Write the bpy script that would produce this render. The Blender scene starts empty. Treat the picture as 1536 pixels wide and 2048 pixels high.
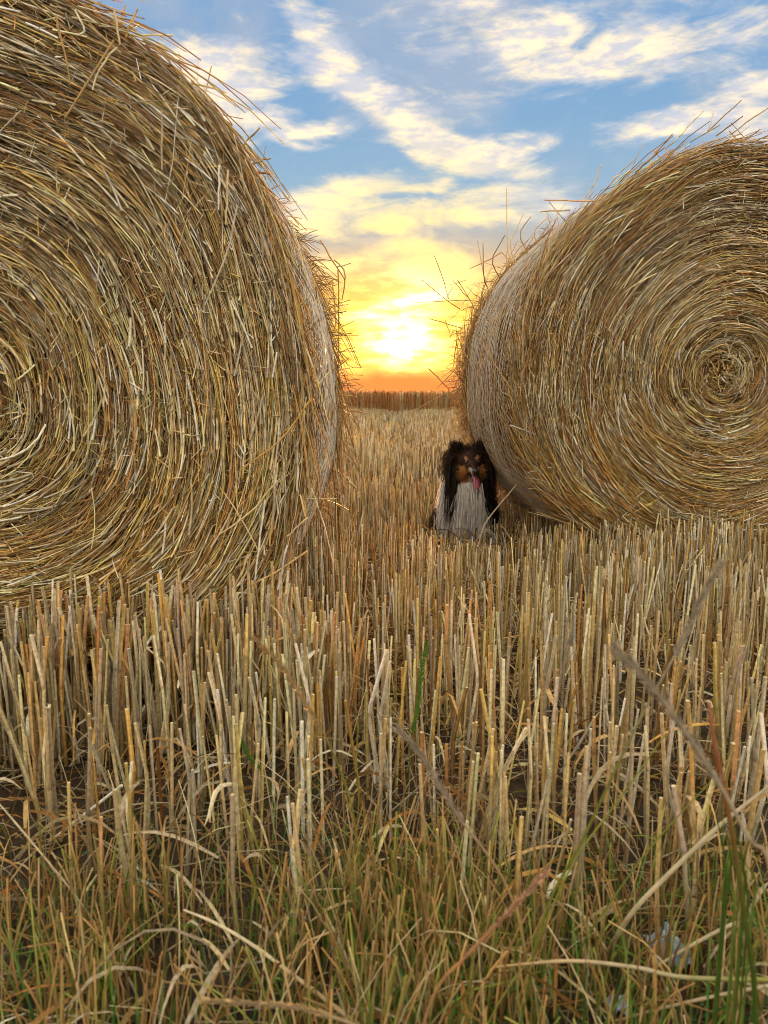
import bpy, bmesh, math
import numpy as np
from mathutils import Vector, Matrix

S = bpy.context.scene
COL = S.collection
rng = np.random.default_rng(7)
R_ = math.radians

# ------------------------------------------------------------------ camera
F_PX = 1480.0                      # focal length in photo pixels (photo is 1536 x 2048)
PITCH = math.atan((1024 - 783) / F_PX)
CAM_H = 0.70
cam_d = bpy.data.cameras.new('camera')
cam = bpy.data.objects.new('camera', cam_d)
COL.objects.link(cam)
S.camera = cam
cam_d.sensor_fit = 'VERTICAL'
cam_d.sensor_height = 36
cam_d.lens = 36 * F_PX / 2048
cam_d.clip_start = 0.02
cam_d.clip_end = 3000
cam.location = (0, 0, CAM_H)
cam.rotation_euler = (math.pi / 2 - PITCH, 0, 0)
cam_d.dof.use_dof = True
cam_d.dof.focus_distance = 2.3
cam_d.dof.aperture_fstop = 7.5

S.render.engine = 'CYCLES'
S.render.resolution_x = 768
S.render.resolution_y = 1024
S.cycles.use_denoising = True
S.cycles.filter_width = 0.9
S.cycles.max_bounces = 6
S.cycles.diffuse_bounces = 3
S.cycles.transmission_bounces = 4
S.view_settings.view_transform = 'Standard'
S.view_settings.look = 'None'
S.view_settings.exposure = 0.95
S.view_settings.gamma = 1.0
S.view_settings.use_curve_mapping = False


def ray(px, py):
    a = (px - 768) / F_PX
    b = (1024 - py) / F_PX
    return np.array([a, math.cos(PITCH) + b * math.sin(PITCH), -math.sin(PITCH) + b * math.cos(PITCH)])


def at(px, py, Y):                 # photo pixel -> point at ground distance Y
    d = ray(px, py)
    p = d * (Y / d[1])
    p[2] += CAM_H
    return p


def project(P):                    # world points -> photo pixels
    P = np.asarray(P, float)
    x, y, z = P[..., 0], P[..., 1], P[..., 2] - CAM_H
    d = y * math.cos(PITCH) - z * math.sin(PITCH)
    v = y * math.sin(PITCH) + z * math.cos(PITCH)
    return 768 + F_PX * x / d, 1024 - F_PX * v / d, d


# ------------------------------------------------------------------ sky and sun
SUN_EL, SUN_AZ = 3.8, 1.5
W = bpy.data.worlds.new('World')
S.world = W
W.use_nodes = True
nt = W.node_tree
nt.nodes.clear()


def N(kind, **kw):
    n = nt.nodes.new('ShaderNode' + kind)
    for k, v in kw.items():
        setattr(n, k, v)
    return n


def L(a, b):
    nt.links.new(a, b)


def put(sock, v):
    if isinstance(v, bpy.types.NodeSocket):
        L(v, sock)
    elif v is not None:
        sock.default_value = v


def M(op, a, b=None, c=None, clamp=False):
    n = N('Math', operation=op, use_clamp=clamp)
    put(n.inputs[0], a)
    put(n.inputs[1], b)
    put(n.inputs[2], c)
    return n.outputs[0]


def smooth(v, lo, hi, a=0.0, b=1.0):
    n = N('MapRange', interpolation_type='SMOOTHSTEP')
    put(n.inputs[0], v)
    n.inputs[1].default_value = lo
    n.inputs[2].default_value = hi
    n.inputs[3].default_value = a
    n.inputs[4].default_value = b
    return n.outputs[0]


def mixc(f, a, b, mode='MIX'):
    n = N('Mix', data_type='RGBA', blend_type=mode)
    put(n.inputs[0], f)
    for s, v in ((n.inputs[6], a), (n.inputs[7], b)):
        put(s, v if isinstance(v, bpy.types.NodeSocket) else (*v, 1.0))
    return n.outputs[2]


def ramp(fac, stops):
    n = N('ValToRGB')
    e = n.color_ramp.elements
    while len(e) < len(stops):
        e.new(0.5)
    for el, (p, c) in zip(e, stops):
        el.position = p
        el.color = (*c, 1)
    put(n.inputs[0], fac)
    return n.outputs[0]


def noise(vec, scale, detail=5.0, rough=0.55, dist=0.0):
    n = N('TexNoise')
    put(n.inputs['Vector'], vec)
    n.inputs['Scale'].default_value = scale
    n.inputs['Detail'].default_value = detail
    n.inputs['Roughness'].default_value = rough
    n.inputs['Distortion'].default_value = dist
    return n.outputs[0]


tc = N('TexCoord').outputs['Generated']
sep = N('SeparateXYZ')
L(tc, sep.inputs[0])
dx, dy, dz = sep.outputs
EL = M('MULTIPLY', M('ARCSINE', dz), 57.29578)                 # degrees above the horizon
AZ = M('MULTIPLY', M('ARCTAN2', dx, dy), 57.29578)             # degrees from north, + east
cmb = N('CombineXYZ')
L(AZ, cmb.inputs[0])
L(EL, cmb.inputs[1])
AE = cmb.outputs[0]

sky = N('TexSky')
sky.sky_type = 'NISHITA'
sky.sun_disc = False
sky.sun_elevation = R_(SUN_EL)
sky.sun_rotation = R_(SUN_AZ)
sky.air_density = 1.0
sky.dust_density = 1.0
sky.ozone_density = 3.0
nish = mixc(1.0, sky.outputs[0], (0.052, 0.041, 0.025), 'MULTIPLY')   # strength about 0.05, warmed

# blue of the upper sky, the same all round
upper = ramp(M('DIVIDE', EL, 60.0, clamp=True), [
    (0.0, (0.36, 0.28, 0.22)), (0.10, (0.35, 0.31, 0.26)), (0.17, (0.26, 0.28, 0.30)), (0.25, (0.155, 0.25, 0.345)),
    (0.37, (0.105, 0.205, 0.345)), (1.0, (0.085, 0.17, 0.30))])
clear = mixc(smooth(EL, 6.0, 14.0), nish, upper)
# dusk band low over the horizon, warm under the sun
absaz = M('ABSOLUTE', M('SUBTRACT', AZ, SUN_AZ))
near_sun = smooth(absaz, 4.0, 60.0, 1.0, 0.0)
dusk = mixc(near_sun, (0.32, 0.23, 0.19), (0.66, 0.19, 0.042))
lown = M('ADD', EL, M('MULTIPLY', M('SUBTRACT', noise(AE, 0.35, 3), 0.5), 2.2))
clear = mixc(smooth(lown, 0.6, 3.4, 1.0, 0.0), clear, dusk)
yel = mixc(near_sun, (0.32, 0.27, 0.22), (0.55, 0.25, 0.014))
clear = mixc(M('MULTIPLY', smooth(EL, 1.2, 2.6), smooth(EL, 4.0, 11.0, 0.9, 0.0)), clear, yel)

veil = M('MULTIPLY', smooth(noise(tc, 3.1, 6, 0.6, 0.5), 0.44, 0.66), 0.6)
clear = mixc(M('MULTIPLY', veil, smooth(EL, 8, 16)), clear, (0.27, 0.285, 0.32))
# clouds: drifts where they stand in the sky, plus thicker cover added out of view for its light
def cloud_drift(px, py, hw, hh, rot):
    c, u, v = ray(px, py), ray(px + hw, py), ray(px, py - hh)
    ae = lambda d: (math.degrees(math.atan2(d[0], d[1])), math.degrees(math.atan2(d[2], math.hypot(d[0], d[1]))))
    (a0, e0), (a1, _), (_, e1) = ae(c), ae(u), ae(v)
    return a0, e0, abs(a1 - a0), abs(e1 - e0), rot


DRIFTS = [  # photo px, half sizes, tilt (deg, + = rising to the right), weight
    (610, 55, 75, 42, -35, .55), (665, 125, 85, 52, -40, .75), (745, 200, 95, 40, -40, .8),
    (830, 262, 110, 34, -25, .95), (930, 310, 150, 26, -12, .9), (1010, 300, 90, 18, 6, .5),
    (425, 160, 150, 62, -8, .85), (520, 205, 110, 24, -22, .6), (330, 90, 110, 40, 0, .5), (640, 252, 75, 14, 8, .6), (590, 275, 60, 12, -10, .5),
    (1060, 75, 125, 36, 8, .75), (1170, 125, 175, 26, 0, .8), (1270, 95, 120, 50, -14, .75), (1310, 145, 70, 16, 14, .5),
    (890, 108, 80, 26, 8, .42), (1440, 90, 150, 80, 0, .34), (940, 5, 60, 14, 0, .5),
    (1400, 232, 190, 26, 6, .8), (1500, 180, 110, 26, 8, .65), (1540, 260, 90, 40, 0, .5),
    (680, 390, 170, 26, 8, .75), (840, 378, 90, 12, 8, .6), (590, 430, 110, 26, -10, .7),
    (1060, 400, 180, 30, -4, .55), (900, 430, 260, 24, 0, .6),
    (775, 452, 70, 20, -8, .8), (880, 530, 110, 34, -14, .85), (700, 520, 120, 16, 4, .4),
    (850, 596, 90, 14, 10, .7), (740, 640, 110, 9, 4, .5), (890, 655, 90, 8, 0, .4), (800, 700, 70, 16, 0, .6), (830, 765, 36, 5, 4, .6), (690, 735, 90, 5, 2, .3)]
wv = N('VectorMath', operation='MULTIPLY')
L(tc, wv.inputs[0])
wv.inputs[1].default_value = (1, 1, 3.2)
STR = wv.outputs[0]
wn = N('TexNoise')
L(STR, wn.inputs['Vector'])
wn.inputs['Scale'].default_value = 9
wn.inputs['Detail'].default_value = 4
wob = N('VectorMath', operation='MULTIPLY_ADD')
L(wn.outputs['Color'], wob.inputs[0])
wob.inputs[1].default_value = (5.0, 2.6, 0)
wsub = N('VectorMath', operation='ADD')
L(AE, wsub.inputs[0])
wsub.inputs[1].default_value = (-2.5, -1.3, 0)
L(wsub.outputs[0], wob.inputs[2])
AEW = wob.outputs[0]
acc = None
for px, py, hw, hh, rot, wgt in DRIFTS:
    a0, e0, sa, se, rt = cloud_drift(px, py, hw, hh, rot)
    mp = N('Mapping', vector_type='TEXTURE')
    L(AEW, mp.inputs[0])
    mp.inputs[1].default_value = (a0, e0, 0)
    mp.inputs[2].default_value = (0, 0, R_(rt))
    mp.inputs[3].default_value = (sa * 1.35, se * 1.6, 1)
    ln = N('VectorMath', operation='LENGTH')
    L(mp.outputs[0], ln.inputs[0])
    b = smooth(ln.outputs[1], 0.15, 1.25, wgt, 0.0)
    acc = b if acc is None else M('MAXIMUM', acc, b)
fine = M('ADD', M('MULTIPLY', noise(STR, 8, 9, 0.62, 0.9), 0.72), M('MULTIPLY', noise(STR, 24, 8, 0.66, 1.2), 0.28))
generic = smooth(noise(STR, 2.6, 3, 0.5), 0.30, 0.50, 0.1, 0.95)
inview = M('MULTIPLY', smooth(M('ABSOLUTE', AZ), 27, 38, 1.0, 0.0), smooth(EL, 25, 33, 1.0, 0.0))
cover = M('ADD', M('MULTIPLY', acc, inview), M('MULTIPLY', generic, M('SUBTRACT', 1.0, inview)))
dens = M('ADD', M('MULTIPLY', cover, 1.15), M('MULTIPLY', M('SUBTRACT', fine, 0.52), 2.5))
cmask = smooth(dens, -0.05, 0.92)
cmask = M('MULTIPLY', cmask, smooth(EL, 1.0, 3.6))
sunang = N('VectorMath', operation='DOT_PRODUCT')
L(tc, sunang.inputs[0])
sd = (math.sin(R_(SUN_AZ)) * math.cos(R_(SUN_EL)), math.cos(R_(SUN_AZ)) * math.cos(R_(SUN_EL)), math.sin(R_(SUN_EL)))
sunang.inputs[1].default_value = sd
ANG = M('MULTIPLY', M('ARCCOSINE', M('MINIMUM', sunang.outputs[1], 0.99999)), 57.29578)
cl_far = mixc(smooth(noise(STR, 20, 5, 0.6), 0.40, 0.62), (0.37, 0.37, 0.40), (0.66, 0.54, 0.37))
cl_near = mixc(smooth(ANG, 2.0, 6.0), (3.0, 2.2, 0.7), (0.68, 0.52, 0.20))
cl_fill = mixc(smooth(noise(STR, 5, 4, 0.6), 0.35, 0.65), (0.72, 0.64, 0.52), (1.12, 0.95, 0.70))   # unseen clouds away from the sun, brightened to lift the foreground
cl_far = mixc(smooth(ANG, 34.0, 95.0), cl_far, cl_fill)
cl_col = mixc(smooth(ANG, 6.0, 16.0), cl_near, cl_far)
final = mixc(cmask, clear, cl_col)
# the sun burning through thin cloud: a compact white core in a yellow aureole
core = M('POWER', 2.718, M('MULTIPLY', M('POWER', M('DIVIDE', ANG, 2.3), 1.5), -1.0))
aure = M('POWER', 2.718, M('MULTIPLY', M('POWER', M('DIVIDE', ANG, 6.5), 1.6), -1.0))
streak = smooth(noise(STR, 30, 4, 0.6), 0.38, 0.62, 0.30, 1.0)
low_cut = smooth(EL, 0.9, 2.6)
glow = N('VectorMath', operation='SCALE')
glow.inputs[0].default_value = (3.4, 2.5, 0.9)
L(M('MULTIPLY', M('MULTIPLY', core, low_cut), streak), glow.inputs['Scale'])
glow2 = N('VectorMath', operation='SCALE')
glow2.inputs[0].default_value = (0.34, 0.20, 0.012)
L(M('MULTIPLY', M('MULTIPLY', aure, low_cut), streak), glow2.inputs['Scale'])
final = mixc(1.0, final, glow.outputs[0], 'ADD')
final = mixc(1.0, final, glow2.outputs[0], 'ADD')
final = mixc(smooth(EL, -6.0, -0.2, 1.0, 0.0), final, (0.10, 0.08, 0.06))
bg = N('Background')
L(final, bg.inputs[0])
bg.inputs[1].default_value = 1.0
wo = N('OutputWorld')
L(bg.outputs[0], wo.inputs[0])

sun_d = bpy.data.lights.new('sun', 'SUN')
sun_d.energy = 5.0
sun_d.angle = R_(2.0)
sun_d.color = (1.0, 0.44, 0.13)
sun = bpy.data.objects.new('sun', sun_d)
COL.objects.link(sun)
sun.rotation_euler = Vector(sd).to_track_quat('Z', 'Y').to_euler()


# ------------------------------------------------------------------ materials
def material(name, build):
    m = bpy.data.materials.new(name)
    m.use_nodes = True
    t = m.node_tree
    t.nodes.clear()
    out = t.nodes.new('ShaderNodeOutputMaterial')
    build(t, out)
    return m


def straw_mat(name, transl=0.25, rough=0.45, spec=0.35, grain=0.25, gscale=(60, 60, 60)):
    def b(t, out):
        at_ = t.nodes.new('ShaderNodeAttribute')
        at_.attribute_name = 'col'
        geo = t.nodes.new('ShaderNodeNewGeometry')
        nz = t.nodes.new('ShaderNodeTexNoise')
        nz.inputs['Scale'].default_value = gscale[0]
        nz.inputs['Detail'].default_value = 3
        t.links.new(geo.outputs['Position'], nz.inputs['Vector'])
        mr = t.nodes.new('ShaderNodeMapRange')
        mr.inputs[1].default_value = 0.3
        mr.inputs[2].default_value = 0.7
        mr.inputs[3].default_value = 1 - grain
        mr.inputs[4].default_value = 1 + grain
        t.links.new(nz.outputs[0], mr.inputs[0])
        mx = t.nodes.new('ShaderNodeVectorMath')
        mx.operation = 'SCALE'
        t.links.new(at_.outputs['Color'], mx.inputs[0])
        t.links.new(mr.outputs[0], mx.inputs['Scale'])
        p = t.nodes.new('ShaderNodeBsdfPrincipled')
        t.links.new(mx.outputs[0], p.inputs['Base Color'])
        p.inputs['Roughness'].default_value = rough
        p.inputs['Specular IOR Level'].default_value = spec
        if transl > 0:
            tr = t.nodes.new('ShaderNodeBsdfTranslucent')
            t.links.new(mx.outputs[0], tr.inputs[0])
            ms = t.nodes.new('ShaderNodeMixShader')
            ms.inputs[0].default_value = transl
            t.links.new(p.outputs[0], ms.inputs[1])
            t.links.new(tr.outputs[0], ms.inputs[2])
            t.links.new(ms.outputs[0], out.inputs[0])
        else:
            t.links.new(p.outputs[0], out.inputs[0])
    return material(name, b)


def noise_mat(name, c1, c2, scale, rough=0.9, bump=0.4, detail=8):
    def b(t, out):
        tcn = t.nodes.new('ShaderNodeTexCoord')
        nz = t.nodes.new('ShaderNodeTexNoise')
        nz.inputs['Scale'].default_value = scale
        nz.inputs['Detail'].default_value = detail
        nz.inputs['Roughness'].default_value = 0.65
        t.links.new(tcn.outputs['Object'], nz.inputs['Vector'])
        cr = t.nodes.new('ShaderNodeValToRGB')
        cr.color_ramp.elements[0].position = 0.35
        cr.color_ramp.elements[0].color = (*c1, 1)
        cr.color_ramp.elements[1].position = 0.68
        cr.color_ramp.elements[1].color = (*c2, 1)
        t.links.new(nz.outputs[0], cr.inputs[0])
        p = t.nodes.new('ShaderNodeBsdfPrincipled')
        p.inputs['Roughness'].default_value = rough
        p.inputs['Specular IOR Level'].default_value = 0.2
        t.links.new(cr.outputs[0], p.inputs['Base Color'])
        bp = t.nodes.new('ShaderNodeBump')
        bp.inputs['Strength'].default_value = bump
        bp.inputs['Distance'].default_value = 0.01
        t.links.new(nz.outputs[0], bp.inputs['Height'])
        t.links.new(bp.outputs[0], p.inputs['Normal'])
        t.links.new(p.outputs[0], out.inputs[0])
    return material(name, b)


M_STRAW = straw_mat('straw', 0.22, 0.42, 0.4)
M_STUB = straw_mat('stubble', 0.22, 0.9, 0.0, 0.28, (140,))
M_WHEAT = straw_mat('wheat', 0.6, 0.6, 0.2, 0.1)
M_GRASS = straw_mat('grass', 0.35, 0.5, 0.25, 0.15)
M_FUR = straw_mat('fur', 0.30, 0.5, 0.25, 0.12)
M_COIL = straw_mat('coiled_straw', 0.08, 0.42, 0.45, 0.3)
M_NET = straw_mat('net', 0.15, 0.35, 0.4, 0.1)
M_CORE = noise_mat('packed_straw', (0.07, 0.04, 0.018), (0.20, 0.12, 0.055), 40, 0.9, 0.8)  # browner than the straw itself: shade in the gaps put into the colour
M_SOIL = noise_mat('soil', (0.026, 0.019, 0.013), (0.085, 0.062, 0.042), 22, 0.95, 0.9)

PAL = np.array([[.62, .43, .19], [.65, .41, .13], [.76, .62, .37], [.87, .80, .65], [.53, .46, .32],
                [.51, .40, .15], [.29, .165, .065], [.45, .23, .08]])


def pick(n, w, jit=0.24):
    w = np.array(w, float)
    c = PAL[rng.choice(len(PAL), n, p=w / w.sum())]
    return np.clip(c * np.exp(rng.normal(0, jit, (n, 1))) * (1 + rng.normal(0, 0.015, (n, 3))), 0.01, 0.88)


# ------------------------------------------------------------------ mesh building
class MB:
    """Collects strands and polygons; build() links them as ONE mesh object."""
    def __init__(s):
        s.v, s.c, s.q, s.poly, s.n = [], [], [], [], 0

    def add(s, v, c, quads=None, polys=None):
        v = np.asarray(v, float).reshape(-1, 3)
        c = np.broadcast_to(np.asarray(c, float), v.shape)
        s.v.append(v)
        s.c.append(c)
        if quads is not None and len(quads):
            s.q.append(np.asarray(quads, np.int64) + s.n)
        if polys is not None:
            s.poly += [np.asarray(p, np.int64) + s.n for p in polys]
        s.n += len(v)

    def strands(s, P, Rr, C, sides=3, jit=0.0, cap=None, up=None):
        P = np.asarray(P, float)
        n, k = P.shape[:2]
        Rr = np.broadcast_to(np.asarray(Rr, float), (n, k))
        C = np.asarray(C, float)
        if C.ndim == 2:
            C = C[:, None, :]
        C = np.broadcast_to(C, (n, k, 3))
        T = np.gradient(P, axis=1)
        T /= np.linalg.norm(T, axis=2, keepdims=True) + 1e-9
        ref = rng.normal(0, 1, (n, 1, 3)) if up is None else np.broadcast_to(np.asarray(up, float), (n, 3))[:, None, :]
        U = np.cross(T, ref)
        U /= np.linalg.norm(U, axis=2, keepdims=True) + 1e-9
        V = np.cross(T, U)
        if sides == 2:
            ang = np.array([0, math.pi])
        else:
            ang = np.arange(sides) * 2 * math.pi / sides
        ca, sa = np.cos(ang)[None, None, :, None], np.sin(ang)[None, None, :, None]
        vv = P[:, :, None, :] + Rr[:, :, None, None] * (ca * U[:, :, None, :] + sa * V[:, :, None, :])
        cc = np.broadcast_to(C[:, :, None, :], vv.shape)
        if jit:
            cc = cc * np.exp(rng.normal(0, jit, (n, 1, sides, 1)))
        idx = np.arange(n * k * sides).reshape(n, k, sides)
        if sides == 2:
            q = np.stack([idx[:, :-1, 0], idx[:, :-1, 1], idx[:, 1:, 1], idx[:, 1:, 0]], -1).reshape(-1, 4)
        else:
            nx = np.roll(idx, -1, 2)
            q = np.stack([idx[:, :-1], nx[:, :-1], nx[:, 1:], idx[:, 1:]], -1).reshape(-1, 4)
        s.add(vv, np.clip(cc.reshape(-1, 3), 0, .92), q)
        if cap is not None:                       # a lighter cut end
            cv = vv[:, -1].reshape(-1, 3)
            cc2 = np.broadcast_to(np.asarray(cap, float), (n, 3)) if np.ndim(cap) < 2 else cap
            ids = np.arange(n * sides).reshape(n, sides)
            s.add(cv, np.repeat(np.clip(cc2, 0, .92), sides, 0), None, list(ids))

    def mesh(s, name, mat, smooth_=True):
        me = bpy.data.meshes.new(name)
        v = np.concatenate(s.v)
        c = np.concatenate(s.c)
        q = np.concatenate(s.q) if s.q else np.zeros((0, 4), np.int64)
        loops = [q.ravel()] + list(s.poly)
        starts = np.arange(len(q)) * 4
        if s.poly:
            ln = np.array([len(p) for p in s.poly])
            starts = np.concatenate([starts, len(q) * 4 + np.concatenate([[0], np.cumsum(ln)[:-1]])])
        loops = np.concatenate(loops).astype(np.int32)
        me.vertices.add(len(v))
        me.vertices.foreach_set('co', v.ravel().astype(np.float32))
        me.loops.add(len(loops))
        me.loops.foreach_set('vertex_index', loops)
        me.polygons.add(len(starts))
        me.polygons.foreach_set('loop_start', starts.astype(np.int32))
        if smooth_:
            me.polygons.foreach_set('use_smooth', np.ones(len(starts), bool))
        me.update(calc_edges=True)
        ca = me.color_attributes.new('col', 'FLOAT_COLOR', 'POINT')
        ca.data.foreach_set('color', np.concatenate([np.clip(c, 0, .92), np.ones((len(c), 1))], 1).ravel().astype(np.float32))
        me.materials.append(mat)
        return me

    def build(s, name, mat, parent=None, smooth_=True):
        return link(name, s.mesh(name, mat, smooth_), parent)


def link(name, me, parent=None):
    o = bpy.data.objects.new(name, me)
    COL.objects.link(o)
    if parent:
        o.parent = parent
    return o


def tag(o, label=None, cat=None, group=None, kind=None):
    for k, v in (('label', label), ('category', cat), ('group', group), ('kind', kind)):
        if v:
            o[k] = v
    return o


def thing(name, loc, label, cat, group=None, rz=0.0):
    o = bpy.data.objects.new(name, None)
    o.empty_display_size = 0.1
    COL.objects.link(o)
    o.location = loc
    o.rotation_euler = (0, 0, rz)
    return tag(o, label, cat, group)


def vnoise(x, y, f, seed=0):       # cheap smooth pseudo noise in [-1, 1]
    a = np.random.default_rng(seed).uniform(0, 6.28, 6)
    return (np.sin(x * f + a[0] + 1.3 * np.sin(y * f * .7 + a[1])) + np.sin(y * f * 1.1 + a[2] + 1.1 * np.sin(x * f * .8 + a[3]))
            + np.sin((x + y) * f * .6 + a[4])) / 3


def ground_z(x, y):
    near = np.clip(1.4 - np.hypot(x, y) / 12, 0, 1)
    return (0.012 * vnoise(x, y, 9, 1) + 0.007 * vnoise(x, y, 31, 2)) * near


def spline(pts, k):                # Catmull-Rom through points, k samples
    P = np.asarray(pts, float)
    if len(P) == 2:
        t = np.linspace(0, 1, k)[:, None]
        return P[0] * (1 - t) + P[1] * t
    Q = np.vstack([2 * P[0] - P[1], P, 2 * P[-1] - P[-2]])
    out = []
    for u in np.linspace(0, len(P) - 1, k):
        i = min(int(u), len(P) - 2)
        t = u - i
        a, b, c, d = Q[i:i + 4]
        out.append(.5 * (2 * b + (c - a) * t + (2 * a - 5 * b + 4 * c - d) * t * t + (3 * b - 3 * c + d - a) * t ** 3))
    return np.array(out)


# ------------------------------------------------------------------ ground
ax = np.concatenate([-np.geomspace(900, 4.2, 26), np.linspace(-4, 4, 130), np.geomspace(4.2, 900, 26)])
ay = np.concatenate([[-60, -20, -8, -3, -1], np.linspace(0, 9, 150), np.geomspace(9.3, 1500, 34)])
gx, gy = np.meshgrid(ax, ay, indexing='ij')
gv = np.stack([gx, gy, ground_z(gx, gy)], -1).reshape(-1, 3)
ii = np.arange(gx.size).reshape(gx.shape)
gq = np.stack([ii[:-1, :-1], ii[1:, :-1], ii[1:, 1:], ii[:-1, 1:]], -1).reshape(-1, 4)
g = MB()
g.add(gv, (.1, .08, .05), gq)
tag(g.build('ground', M_SOIL), 'dark soil of the harvested field', kind='structure')

# ------------------------------------------------------------------ round bales
BR, BZ, BL = 0.752, 0.756, 1.20    # radius, centre height, length


def make_bale(root, coil_off, sag, seed, n_face, wts_top, strays, swell=0.02, dim=False, net=(.10, BL - .17), lap=(.02, .026)):
    global rng
    rng = np.random.default_rng(seed)

    def rim(th):                   # outline radius by angle (bales settle and bulge low)
        f = 1.0 + 0.008 * np.sin(3 * th + seed) + 0.006 * np.sin(7 * th + 2 * seed)
        d = np.angle(np.exp(1j * (th - R_(-38))))
        return BR * (f + sag * np.exp(-(d / 0.42) ** 2))

    def place(rho, th, y):         # coil coordinates -> local point; layers are packed off centre
        k = rho / BR
        cx = coil_off[0] * (1 - k)
        cz = BZ + coil_off[1] * (1 - k)
        sy_ = np.clip((y - .06) / .34, 0, 1)
        rr = rho * rim(th) / BR * (1 + swell * sy_ * sy_ * (3 - 2 * sy_))
        x = cx + rr * np.cos(th)
        z = cz + rr * np.sin(th)
        z = np.where(z < 0.03, 0.03 + (z - 0.03) * 0.15, z)
        return np.stack([x, y, z], -1)

    def dome(rho):                 # the end bulges a little and rounds over at the rim
        k = rho / BR
        return -0.045 * (1 - k ** 2) + 0.055 * np.clip((k - .88) / .12, 0, 1.4) ** 2

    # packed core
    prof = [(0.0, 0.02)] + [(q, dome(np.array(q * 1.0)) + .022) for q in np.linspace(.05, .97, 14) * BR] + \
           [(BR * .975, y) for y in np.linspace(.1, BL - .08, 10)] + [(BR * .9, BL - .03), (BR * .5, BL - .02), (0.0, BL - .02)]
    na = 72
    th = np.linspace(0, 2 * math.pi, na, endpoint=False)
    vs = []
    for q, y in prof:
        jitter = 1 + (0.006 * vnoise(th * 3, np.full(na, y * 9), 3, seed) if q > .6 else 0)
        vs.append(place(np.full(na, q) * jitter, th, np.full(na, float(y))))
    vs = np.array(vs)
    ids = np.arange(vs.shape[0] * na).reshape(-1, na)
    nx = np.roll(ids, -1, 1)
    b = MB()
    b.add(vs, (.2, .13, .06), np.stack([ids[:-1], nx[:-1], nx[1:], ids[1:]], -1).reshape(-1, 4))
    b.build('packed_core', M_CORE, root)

    def coil(n, rho, th, length, dev, y0, y1, radius, colr, k=5, droop=None):
        t = np.linspace(-.5, .5, k)[None, :]
        s = length[:, None] * t
        rr = np.maximum(rho[:, None] + s * np.sin(dev)[:, None], 0.01)
        aa = th[:, None] - s * np.cos(dev)[:, None] / np.maximum(rho[:, None], .09)
        yy = dome(rr) + y0[:, None] + (y1 - y0)[:, None] * (t + .5)
        P = place(rr, aa, yy)
        if droop is not None:
            P[:, :, 2] -= droop[:, None] * (t + .5) ** 2
        return P

    # coiled straw of the flat end
    n = int(n_face * .92)
    nb = n // 4
    n = nb * 4
    rho = np.repeat(BR * np.sqrt(rng.uniform(.0, 1.0, nb)), 4) + rng.normal(0, .006, n)
    rho = np.clip(np.abs(rho), .004, BR * 1.01)
    th = np.repeat(rng.uniform(0, 2 * math.pi, nb), 4) + rng.normal(0, .045, n) / np.maximum(rho, .1)
    ln = np.clip(rng.lognormal(math.log(.19), .5, n), .04, .5) * np.clip(rho / .33, .35, 1)
    band = np.sin(rho * 47 + 2 * np.sin(th * 2 + seed)) * .5
    px_, pz_ = rho * np.cos(th), rho * np.sin(th)
    dev = rng.normal(R_(2), R_(2.5), n) + np.repeat(rng.normal(0, R_(4.5), nb), 4) + band * R_(4) + R_(8) * vnoise(px_, pz_, 13, seed + 8)
    wild = rng.random(n) < .06 + .10 * (vnoise(px_, pz_, 17, seed + 5) > .35) + .6 * np.exp(-(rho / .12) ** 2)
    dev = np.where(wild, rng.normal(0, R_(42), n), dev)
    ln = np.where(wild, ln * .6, ln)
    depth = np.repeat(rng.beta(1.3, 1.1, nb), 4)
    y0 = .034 - depth * .060 + rng.normal(0, .004, n)
    y1 = y0 + rng.normal(0, .005, n)
    wtop = np.array(wts_top, float)
    col = np.repeat(pick(nb, wtop, .2), 4, 0) * np.exp(rng.normal(.06, .40, (n, 1)))
    zz = BZ + rho * np.sin(th)
    patch = vnoise(rho * 9, th * 3, 1.7, seed + 3)
    # darker, greyer straw on the upper windings, redder straw low down
    upm = np.clip((zz - .75) / .6, 0, 1)[:, None]
    low = np.clip((.75 - zz) / .6, 0, 1)[:, None]
    col = col * (1 - upm * np.array([.26, .26, .20])) * (1 + low * np.array([.12, -.02, -.22])) * np.exp(.16 * patch)[:, None]
    rad = np.where(rng.random(n) < .05, .0022, rng.uniform(.0008, .0015, n))
    keep = ~((rho * np.cos(th) < -.30) & (rng.random(n) < .55)) if dim else np.ones(n, bool)   # thinner where it is out of sight
    P = coil(n, rho, th, ln, dev, y0, y1, rad, col, 4)[keep]
    b = MB()
    b.strands(P, rad[keep][:, None] * np.array([.85, 1, 1, .85]), col[keep], 3, .12)
    # chaff and broken bits caught in the coil
    n3 = n_face // 6
    rho3 = BR * np.sqrt(rng.uniform(0, 1, n3))
    th3 = rng.uniform(0, 2 * math.pi, n3)
    P = coil(n3, rho3, th3, rng.uniform(.008, .045, n3), rng.normal(0, R_(55), n3), -.012 - rng.uniform(0, .02, n3), -.012 - rng.uniform(0, .024, n3), None, None, 2)
    b.strands(P, rng.uniform(.0007, .0016, (n3, 1)), pick(n3, [2, 2, 3, 1.5, 2, 1, 1.5, 1.5]), 3, .1)
    # pale flattened stalks lying on the surface
    n2 = n_face // 45
    rho2 = BR * np.sqrt(rng.uniform(.03, .97, n2))
    th2 = rng.uniform(0, 2 * math.pi, n2)
    P = coil(n2, rho2, th2, rng.uniform(.03, .12, n2), rng.normal(0, R_(10), n2), np.full(n2, -.025), np.full(n2, -.031), None, None)
    b.strands(P, rng.uniform(.0014, .0032, (n2, 1)), pick(n2, [0, 0, 3, 3, 2, 0, 0, 0], .25), 3, .1)
    tag(b.build('coiled_straw', M_COIL, root), kind='stuff')

    # straw round the rolled side
    n = n_face // 8
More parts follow.
